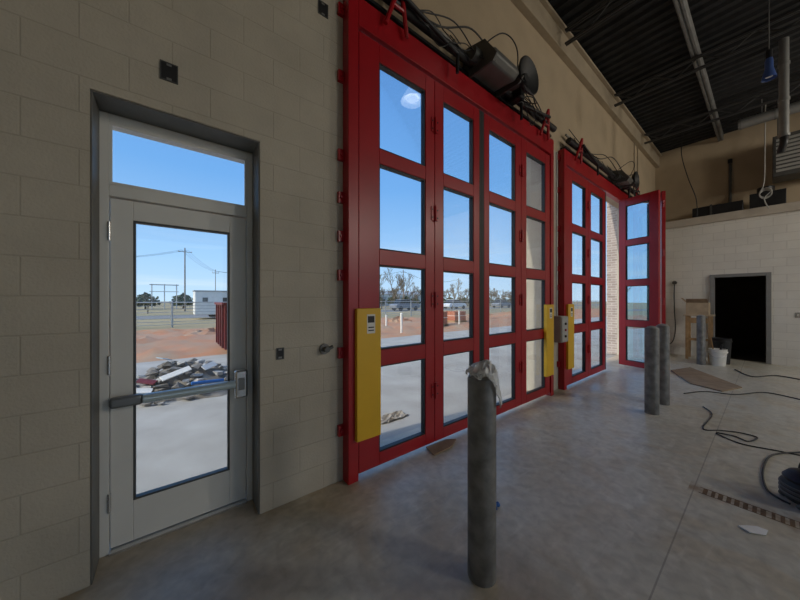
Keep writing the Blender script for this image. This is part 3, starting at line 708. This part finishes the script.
for k in range(30):
    a = 2*PI*k/12; pts.append((.02*math.sin(k),.09*math.cos(a),.35+.10*math.sin(a)-.002*k))
pts += [(0,.02,.2),(0,-.05,-.05)]
tube(bm, sm(pts,3), .010)
tag(obj('cable_coil', bm, M['greybox'], loc=(10.85,-2.15,3.66)), 'pale coiled cable hanging in front of the pale ledge', 'cable')
def pendant(loc, r, m, label, bulb=True):
    t = thing('pendant_lamp', label, 'lamp', loc)
    bm = B(); lathe(bm,[(.05,.30),(.06,.26),(r*.55,.16),(r*.95,.02),(r,0),(r*.97,0),(r*.9,.02),(r*.5,.15),(.045,.25)],28); obj('shade', bm, m, t)
    bm = B(); cyl(bm,(0,0,.26),(0,0,.42),.05,16); obj('socket', bm, M['blackm'], t)
    bm = B(); cyl(bm,(0,0,.42),(0,0,CEIL-loc[2]-.002),.008,8); obj('stem', bm, M['joist_l'], t)
    bm = B(); lathe(bm,[(0,.02),(r*.5,.03),(r*.55,.06),(r*.4,.12),(0,.14)],20); obj('bulb', bm, M['bulb'] if bulb else M['white'], t)
    return t
pl = pendant((3.42,-1.9,5.1),.21,M['shade'],'white dome pendant lamp reflected in the top pane of red door')
t = pendant((7.0,-2.2,4.80),.11,M['bluel'],'blue pendant lamp hanging before the unit heater',False)
t.scale = (.70,.70,1)
def lamp(name, loc, e, size, col=(1,.93,.82)):
    l = bpy.data.lights.new(name, 'POINT'); l.energy = e; l.color = col; l.shadow_soft_size = size
    o = bpy.data.objects.new(name, l); C.objects.link(o); o.location = loc; return o
for (x_,y_,e_,r_),lb in zip(((6.0,-9.0,310,.7),(9.2,-7,205,.3)),('added unseen dome fill lamp behind the camera, left','added unseen dome fill lamp behind the camera, right')):  # unseen pendants with point lights, added to brighten the interior
    q = dup(pl, None, (x_,y_,5.1), None, lb)
    lo = lamp('fill_light',(0,0,-.06-r_),e_,r_); lo.parent = q
# ------------------------------------------------------------------ outside things
def rockmesh(rn, r):
    bm = B()
    for k in range(14):
        v = Vector((rn.gauss(0,1),rn.gauss(0,1),rn.gauss(0,.6))).normalized()*r*rn.uniform(.7,1.1)
        bm.verts.new((v.x*1.3,v.y,v.z*.6))
    bmesh.ops.convex_hull(bm, input=bm.verts[:])
    bmesh.ops.delete(bm, geom=[v for v in bm.verts if not v.link_faces], context='VERTS')
    return bm
PX, PY, PH = .18, 3.95, .50
rn = random.Random(4); bm = B(); n = 26; rings = []
tp = bm.verts.new((0,0,PH*.92))
for j in range(1,9):
    q = j/8; ring = []
    for i in range(n):
        a = 2*PI*i/n; w_ = 1+.14*math.sin(3*a+4)+.1*math.sin(5*a+8)+rn.uniform(-.06,.06)
        ring.append(bm.verts.new((1.05*q*w_*math.cos(a), .75*q*w_*math.sin(a), max(.0005,PH*(1-q)**.8*(.92+rn.uniform(-.2,.12))))))
    rings.append(ring)
for i in range(n): bm.faces.new((tp, rings[0][i], rings[0][(i+1)%n]))
for a_, b_ in zip(rings, rings[1:]):
    for i in range(n):
        j = (i+1)%n; bm.faces.new((a_[i],b_[i],b_[j],a_[j]))
tag(obj('gravel_mound', bm, M['rockd'], loc=(PX,PY,-.014), smooth=False), 'gravel heap under the debris pile outside the glass door', 'gravel', kind='stuff')
rn = random.Random(12); protos = []
for k in range(120):
    a = rn.uniform(0,2*PI); q = math.sqrt(rn.uniform(.02,1.2)); r = rn.uniform(.03,.10)
    loc = (PX+1.03*q*math.cos(a), PY+.72*q*math.sin(a), .0+PH*max(0,1-q)**.8+r*.3)
    if k < 8:
        o = tag(obj('rubble_chunk', rockmesh(rn,.085), M['rockd' if k%2 else 'rock'], loc=loc, smooth=False), 'broken concrete chunk in the debris pile outside glass door', 'rubble', 'rubble chunks outside the glass door'); protos.append(o)
    else:
        o = dup(protos[k%8], None, loc, rn.uniform(0,6)); o.scale = (r/.085,)*3
for k,(m_,ln,lc,rt,lb) in enumerate((('white',.4,(.05,3.5,.36),(30,-14,20),'white board lying across the debris pile'),('dumpster',.25,(-.3,3.55,.28),(20,10,-30),'red board lying across the debris pile'),
      ('blue',.45,(.45,3.32,.20),(0,5,12),'blue pipe lying across the debris pile'),('white',.25,(.5,3.7,.38),(40,-8,40),'white panel near the right top of the debris pile'),
      ('white',.25,(-.35,3.35,.2),(25,8,-10),'short white board at the left foot of the debris pile'),('lightblue',.25,(-.1,3.9,.54),(12,16,60),'pale blue sheet on the peak of the debris pile'))):
    bm = B()
    if m_ == 'blue': cyl(bm,(-ln/2,0,0),(ln/2,0,0),.025,10)
    else: box(bm,-ln/2,ln/2,-.05,.05,-.008,.008)
    o = tag(obj('debris_board' if m_ != 'blue' else 'debris_pipe', bm, M[m_], bevel=.003), lb, 'debris')
    o.location = lc; o.rotation_euler = tuple(R(v) for v in rt)
t = thing('dumpster','dark red ribbed dumpster outside beyond the debris pile','dumpster',(2.0,8.0,-.0))
bm = B(); box(bm,-.85,.85,-.9,.9,.12,.17); box(bm,-.85,-.8,-.9,.9,.17,1.4); box(bm,.8,.85,-.9,.9,.17,1.4); box(bm,-.8,.8,-.9,-.85,.17,1.4); box(bm,-.8,.8,.85,.9,.17,1.4); obj('body', bm, M['dumpster'], t)
for k in range(5):
    bm = B(); xk = -.75+k*.37; box(bm,xk-.03,xk+.03,-.96,-.9,.15,1.36); obj('rib', bm, M['dumpster'], t)
for k in range(4):
    bm = B(); yk = -.7+k*.45; box(bm,-.91,-.85,yk-.04,yk+.04,.15,1.36); obj('rib', bm, M['dumpster'], t)
bm = B(); box(bm,-.9,.9,-.97,-.9,1.36,1.43); box(bm,-.92,-.84,-.9,.95,1.36,1.43); obj('rim', bm, M['dumpster'], t)
for a in (-.7,.7):
    bm = B(); cyl(bm,(a-.04,-.75,.06),(a+.04,-.75,.06),.06,12); obj('wheel', bm, M['black'], t)
t = thing('trailer','white site trailer with dark windows beyond the red clay','trailer',(3.3,27,-.05))
bm = B(); box(bm,-1.9,1.9,-1.1,1.1,.35,2.25); obj('body', bm, M['white'], t, bevel=.06)
bm = B(); box(bm,-1.95,1.95,-1.15,1.15,2.25,2.33); obj('roof', bm, M['galvl'], t)
for a in (-1.2,.2,1.2):
    bm = B(); box(bm,a-.18,a+.18,-1.13,-1.1,1.35,1.75); obj('window', bm, M['dgrey'], t)
for a in (-.5,.3):
    for b in (-1.0,.8):
        bm = B(); cyl(bm,(a,b,.33),(a,b+.2,.33),.33,18); obj('wheel', bm, M['black'], t)
def car(x, y, m, label):
    t = thing('car', label, 'car', (x,y,-.04))
    bm = B(); prism_y(bm, [(-2.2,.35),(-2.25,.8),(-1.9,.98),(-1.2,1.02),(1.15,1.02),(2.0,.92),(2.25,.7),(2.2,.35)], -.85, .85); obj('body', bm, m, t, bevel=.06)
    bm = B(); prism_y(bm, [(-1.55,1.02),(-1.2,1.55),(.35,1.58),(1.1,1.02)], -.74, .74); obj('cabin', bm, M['carg'], t, bevel=.05)
    bm = B(); prism_y(bm, [(-1.15,1.55),(-1.1,1.61),(.3,1.63),(.36,1.58)], -.72, .72); obj('roof', bm, m, t, bevel=.02)
    for a in (-1.4,1.4):
        for b in (-.88,.68):
            bm = B(); cyl(bm,(a,b,.32),(a,b+.2,.32),.32,20); obj('wheel', bm, M['black'], t)
car(27,31,M['cars'],'dark grey car on the road, left one behind the red door')
car(38.5,31.5,M['carw'],'white car on the road behind the second red leaf')
car(52,31,M['cars'],'dark grey car on the road behind the third red leaf')
def pallet(x, y, rz, label, h=.7):
    t = thing('brick_pallet', label, 'bricks', (x,y,.02), rz)
    bm = B()
    for k in range(5): box(bm,-.55,.55,-.5+k*.22,-.38+k*.22,.09,.115)
    for k in (-.5,0,.5): box(bm,k-.05,k+.05,-.5,.5,0,.09)
    obj('pallet', bm, M['wood'], t)
    bm = B(); box(bm,-.5,.5,-.45,.45,.116,.116+h); obj('brick_stack', bm, M['stack'], t)
    bm = B(); box(bm,-.51,.51,-.46,.46,.116+h*.5,.116+h*.5+.03); obj('strap', bm, M['white'], t)
pallet(11.9,9.6,.2,'pallet of red bricks behind the second leaf of nearer red door'); pallet(15.2,11.0,-.1,'pallet of red bricks behind the third leaf of nearer red door',.6); pallet(19.5,12.2,.4,'farthest pallet of red bricks on the clay',.8)
def upole(x, y, h, label, k=1):
    t = thing('utility_pole', label, 'pole', (x,y,-.06))
    bm = B(); cyl(bm,(0,0,0),(0,0,h),.12*k,10,.08*k); obj('shaft', bm, M['pole'], t)
    w_ = .9*k
    bm = B(); box(bm,-w_,w_,-.12,-.07,h-.6,h-.53); obj('crossarm', bm, M['pole'], t)
    for a in (-1,1):
        bm = B(); cyl(bm,(a*w_*.9,-.1,h-.53),(a*w_*.9,-.1,h-.40),.035,8); obj('insulator', bm, M['white'], t)
UP = [(-9,46,6.5,.8),(1.4,48,8.8,.9),(5.4,52,6.4,.5),(42,50,8.5,.9),(66,54,8,.9)]
for (x_,y_,h_,k_),lb in zip(UP,('utility pole standing far left of the glass door view','tall wooden utility pole in the middle of the glass door','thin utility pole, rightmost seen through glass door','wooden utility pole seen through the nearer bay door','wooden utility pole farthest right across the field')): upole(x_,y_,h_,lb,k_)
t = thing('steel_gantry','low grey steel substation frame behind the white trailer','gantry',(-1.0,60,-.06))
for a in (-1.6,0,1.6):
    bm = B(); cyl(bm,(a,0,0),(a,0,4.2),.07,8); obj('post', bm, M['galvl'], t)
bm = B(); box(bm,-1.9,1.9,-.06,.06,4.0,4.15); obj('beam', bm, M['galvl'], t)
bm = B(); box(bm,-1.9,1.9,-.05,.05,2.9,3.0); obj('beam', bm, M['galvl'], t)
for k in range(3):
    bm = B(); a = -.35+k*.35
    for (x0,y0,h0,_),(x1,y1,h1,_) in zip(UP[:-1],UP[1:]):
        pts = []
        for i in range(9):
            q = i/8; pts.append((x0+(x1-x0)*q+a, y0+(y1-y0)*q-.1, h0+(h1-h0)*q-.35-4*(.4 if x1-x0<12 else 1.6)*q*(1-q)))
        tube(bm, pts, .011, 5)
    tag(obj('power_line', bm, M['black']), ('power line strung along the left ends of the crossarms','power line strung along the middle of the crossarms','power line strung along the right ends of the crossarms')[k], 'wire')
t = thing('wire_fence','galvanised wire fence along the far side of the red clay','fence',(-6,19,-.06))
for k in range(26):
    bm = B(); cyl(bm,(k*3,0,0),(k*3,0,1.45),.05,8); lathe(bm,[(.055,1.45),(.03,1.5),(0,1.52)],8,(k*3,0,0)); obj('post', bm, M['galvl'], t)
bm = B(); cyl(bm,(0,0,1.42),(75,0,1.42),.035,6); obj('top_rail', bm, M['galvl'], t)
bm = B()
for z in (.15,.32,.5,.68,.86,1.04,1.22): cyl(bm,(0,0,z),(75,0,z),.014,5)
obj('wire', bm, M['galvl'], t)
PP = [(7.2,8.4,.75,'short white pipe post, leftmost in the red clay'),(8.1,8.0,.95,'tall white pipe post standing in the red clay'),(9.4,11,.7,'white pipe post behind the tall one in the clay'),(10.6,9.2,.8,'white pipe post in line with the second leaf'),
      (13.2,9.0,.9,'white pipe post seen through the second leaf of red door'),(16.5,10.0,1.0,'white pipe post seen through the third leaf of red door')]
for x_,y_,h_,lb in PP:
    t = thing('pipe_post', lb, 'post', (x_,y_,-.05))
    bm = B(); cyl(bm,(0,0,0),(0,0,h_),.05,14); obj('pipe', bm, M['white'], t)
    bm = B(); lathe(bm,[(.058,h_-.06),(.058,h_),(.04,h_+.02),(0,h_+.025)],14); obj('cap', bm, M['white'], t)
rn = random.Random(31)
def heap(x, y, r, h, label):
    bm = B(); n = 24; rings = []; tp = bm.verts.new((0,0,h*.9))
    for j in range(1,9):
        q = j/8; ring = []
        for i in range(n):
            a = 2*PI*i/n; w_ = 1+.15*math.sin(3*a+x)+rn.uniform(-.08,.08)
            ring.append(bm.verts.new((r*2.0*q*w_*math.cos(a), r*q*w_*math.sin(a), h*(1-q)**.8*(.8+rn.uniform(-.35,.3))-.04*q)))
        rings.append(ring)
    for i in range(n): bm.faces.new((tp, rings[0][i], rings[0][(i+1)%n]))
    for a_, b_ in zip(rings, rings[1:]):
        for i in range(n):
            j = (i+1)%n; bm.faces.new((a_[i],b_[i],b_[j],a_[j]))
    tag(obj('clay_heap', bm, M['clay'], loc=(x,y,-.03), smooth=False), label, 'soil', 'heaps of red clay dug up beyond the apron', 'stuff')
for x_,y_,r_,h_ in ((9.2,13.4,.7,.4),(12.4,13.6,.7,.45),(17.2,14,.9,.5),(22.5,14.4,1.1,.55),(28,14,1.2,.55),(1.5,13.5,.9,.3),(-3,14,.9,.3)):
    heap(x_,y_,r_,h_,'clumpy low heap of red clay beyond the concrete apron')
t = thing('warehouse','long low white building far across the field','building',(52,68,-.06))
bm = B(); box(bm,-9,9,-4,4,0,3.2); obj('wall', bm, M['white'], t)
bm = B(); v = [bm.verts.new(q) for q in ((-9.3,-4.4,3.2),(9.3,-4.4,3.2),(9.3,4.4,3.2),(-9.3,4.4,3.2),(-9.3,0,4.3),(9.3,0,4.3))]
for f in ((0,1,5,4),(2,3,4,5),(0,4,3),(1,2,5),(0,3,2,1)): bm.faces.new([v[i] for i in f])
obj('roof', bm, M['galvl'], t)
for a in (-6,0,6):
    bm = B(); box(bm,a-1.2,a+1.2,-4.04,-4,0,2.5); obj('door', bm, M['greybox'], t)
def tree(seed, h):
    rn = random.Random(seed)
    t = thing('bare_tree','bare winter tree across the field beyond the fence','tree',(0,0,-.06),0,'bare trees beyond the fence')
    bt = B(); bb = B()
    def grow(bm, p, d, ln, r, lev):
        q = p+d*ln; cyl(bm,p,q,r,5,r*.6,False)
        if lev == 0: return
        for k in range(3):
            nd = (d+Vector((rn.uniform(-1,1),rn.uniform(-1,1),rn.uniform(-.05,.8)))*.7).normalized()
            grow(bb, p+d*ln*rn.uniform(.5,1), nd, ln*rn.uniform(.62,.82), max(.013,r*.52), lev-1)
    grow(bt, Vector((0,0,0)), Vector((0,0,1)), h*.27, h*.020, 5)
    obj('trunk', bt, M['bark'], t); obj('branches', bb, M['twig'], t)
    return t
TP = [tree(3,7),tree(8,6),tree(21,5)]
rn = random.Random(5)
spots = [(30,37.5,1.35),(-4.6,44,.7),(9,55,.8),(-2.2,42,.45)]
for i in range(80):
    spots.append((23+i*1.35, 38.5+i*.15+(i%4)*3.0, rn.uniform(.75,1.3)))
for i in range(9): spots.append((-48+i*4.5, 40-i*.4+rn.uniform(-4,4), rn.uniform(.7,1.1)))
for i,(x_,y_,s_) in enumerate(spots):
    if i < 3: o = TP[i]; o.location = (x_,y_,-.06); o.scale = (s_,)*3
    else: dup(TP[i%3], None, (x_,y_,-.06), rn.uniform(0,6), None, s_)
def shrub(seed):
    rn = random.Random(seed)
    t = thing('evergreen_shrub','dark evergreen bush in the hedge line beyond the fence','bush',(0,0,-.06),0,'evergreen bushes beyond the fence')
    bm = B(); cyl(bm,(0,0,0),(0,0,1),.12,8,.06); obj('stem', bm, M['bark'], t)
    bm = B()
    for k in range(420):
        a = rn.uniform(0,2*PI); q = math.sqrt(rn.random()); z = rn.uniform(.1,1)
        rr = 1.7*q*math.sin(min(1,z*.9+.15)*PI)**.6
        c = Vector((rr*math.cos(a),rr*math.sin(a),.3+1.9*z)); s = rn.uniform(.12,.3)
        d1_ = Vector((rn.gauss(0,1),rn.gauss(0,1),rn.gauss(0,1))).normalized()*s; d2_ = Vector((rn.gauss(0,1),rn.gauss(0,1),rn.gauss(0,1))).normalized()*s
        bm.faces.new([bm.verts.new(c+d1_),bm.verts.new(c+d2_),bm.verts.new(c-d1_),bm.verts.new(c-d2_)])
    obj('foliage', bm, M['pine'], t, smooth=False); return t
sp = shrub(2); rn = random.Random(6); first = True
for i in range(34):
    loc = (18+i*4.6, 58+rn.uniform(-1,1)+i*.2, -.06) if i < 22 else (-40+(i-22)*5.2, 64, -.06)
    if first: sp.location = loc; first = False
    else: dup(sp, None, loc, rn.uniform(0,6), None, rn.uniform(.9,1.25))
# ------------------------------------------------------------------ sky and sun
SUN = Vector((-.80,.10,.58)).normalized()
w = bpy.data.worlds.new('sky'); S.world = w; w.use_nodes = True
nt = w.node_tree; N = nt.nodes; LK = nt.links
bg = N['Background']
tc = N.new('ShaderNodeTexCoord'); se = N.new('ShaderNodeSeparateXYZ'); LK.new(tc.outputs['Generated'], se.inputs[0])
rp = N.new('ShaderNodeValToRGB'); e = rp.color_ramp.elements
e[0].position = 0; e[0].color = (.50,.67,.85,1); e[1].position = .75; e[1].color = (.09,.25,.62,1)
a = rp.color_ramp.elements.new(.12); a.color = (.34,.56,.85,1); a = rp.color_ramp.elements.new(.35); a.color = (.16,.38,.76,1)
LK.new(se.outputs['Z'], rp.inputs['Fac'])
mp = N.new('ShaderNodeMapping'); mp.inputs['Scale'].default_value = (1.6,1.6,26); LK.new(tc.outputs['Generated'], mp.inputs['Vector'])
cn = N.new('ShaderNodeTexNoise'); cn.inputs['Scale'].default_value = 1.5; cn.inputs['Detail'].default_value = 7; cn.inputs['Distortion'].default_value = .4; LK.new(mp.outputs[0], cn.inputs['Vector'])
cr = N.new('ShaderNodeValToRGB'); cr.color_ramp.elements[0].position = .50; cr.color_ramp.elements[1].position = .70; LK.new(cn.outputs['Fac'], cr.inputs['Fac'])
hz = N.new('ShaderNodeMapRange'); hz.inputs['From Min'].default_value = .02; hz.inputs['From Max'].default_value = .22; hz.inputs['To Min'].default_value = .5; hz.inputs['To Max'].default_value = 0; LK.new(se.outputs['Z'], hz.inputs['Value'])
cm = N.new('ShaderNodeMath'); cm.operation = 'MULTIPLY'; LK.new(cr.outputs['Color'], cm.inputs[0]); LK.new(hz.outputs[0], cm.inputs[1])
cx = N.new('ShaderNodeMix'); cx.data_type = 'RGBA'; cx.inputs['B'].default_value = (.76,.81,.86,1); LK.new(cm.outputs[0], cx.inputs['Factor']); LK.new(rp.outputs['Color'], cx.inputs['A'])
dp = N.new('ShaderNodeVectorMath'); dp.operation = 'DOT_PRODUCT'; dp.inputs[1].default_value = SUN; LK.new(tc.outputs['Generated'], dp.inputs[0])
mx0 = N.new('ShaderNodeMath'); mx0.operation = 'MAXIMUM'; mx0.inputs[1].default_value = 0; LK.new(dp.outputs['Value'], mx0.inputs[0])
pw = N.new('ShaderNodeMath'); pw.operation = 'POWER'; pw.inputs[1].default_value = 20; LK.new(mx0.outputs[0], pw.inputs[0])
ml = N.new('ShaderNodeMix'); ml.data_type = 'RGBA'; ml.blend_type = 'ADD'; ml.clamp_result = False; ml.inputs['Factor'].default_value = 1
sc = N.new('ShaderNodeVectorMath'); sc.operation = 'SCALE'; sc.inputs[0].default_value = (1,.93,.8); sc.inputs['Scale'].default_value = 1
m5 = N.new('ShaderNodeMath'); m5.operation = 'MULTIPLY'; m5.inputs[1].default_value = 6; LK.new(pw.outputs[0], m5.inputs[0]); LK.new(m5.outputs[0], sc.inputs['Scale'])
LK.new(cx.outputs['Result'], ml.inputs['A']); LK.new(sc.outputs[0], ml.inputs['B'])
LK.new(ml.outputs['Result'], bg.inputs['Color']); bg.inputs['Strength'].default_value = 1.24
sun = bpy.data.lights.new('sun','SUN'); sun.energy = 2.3; sun.angle = R(.6); sun.color = (1,.91,.78)
so = bpy.data.objects.new('sun', sun); C.objects.link(so)
so.rotation_euler = (-SUN).to_track_quat('-Z','Y').to_euler(); so.location = (-20,-10,30)
S.view_settings.view_transform = 'Standard'
S.view_settings.exposure = .12
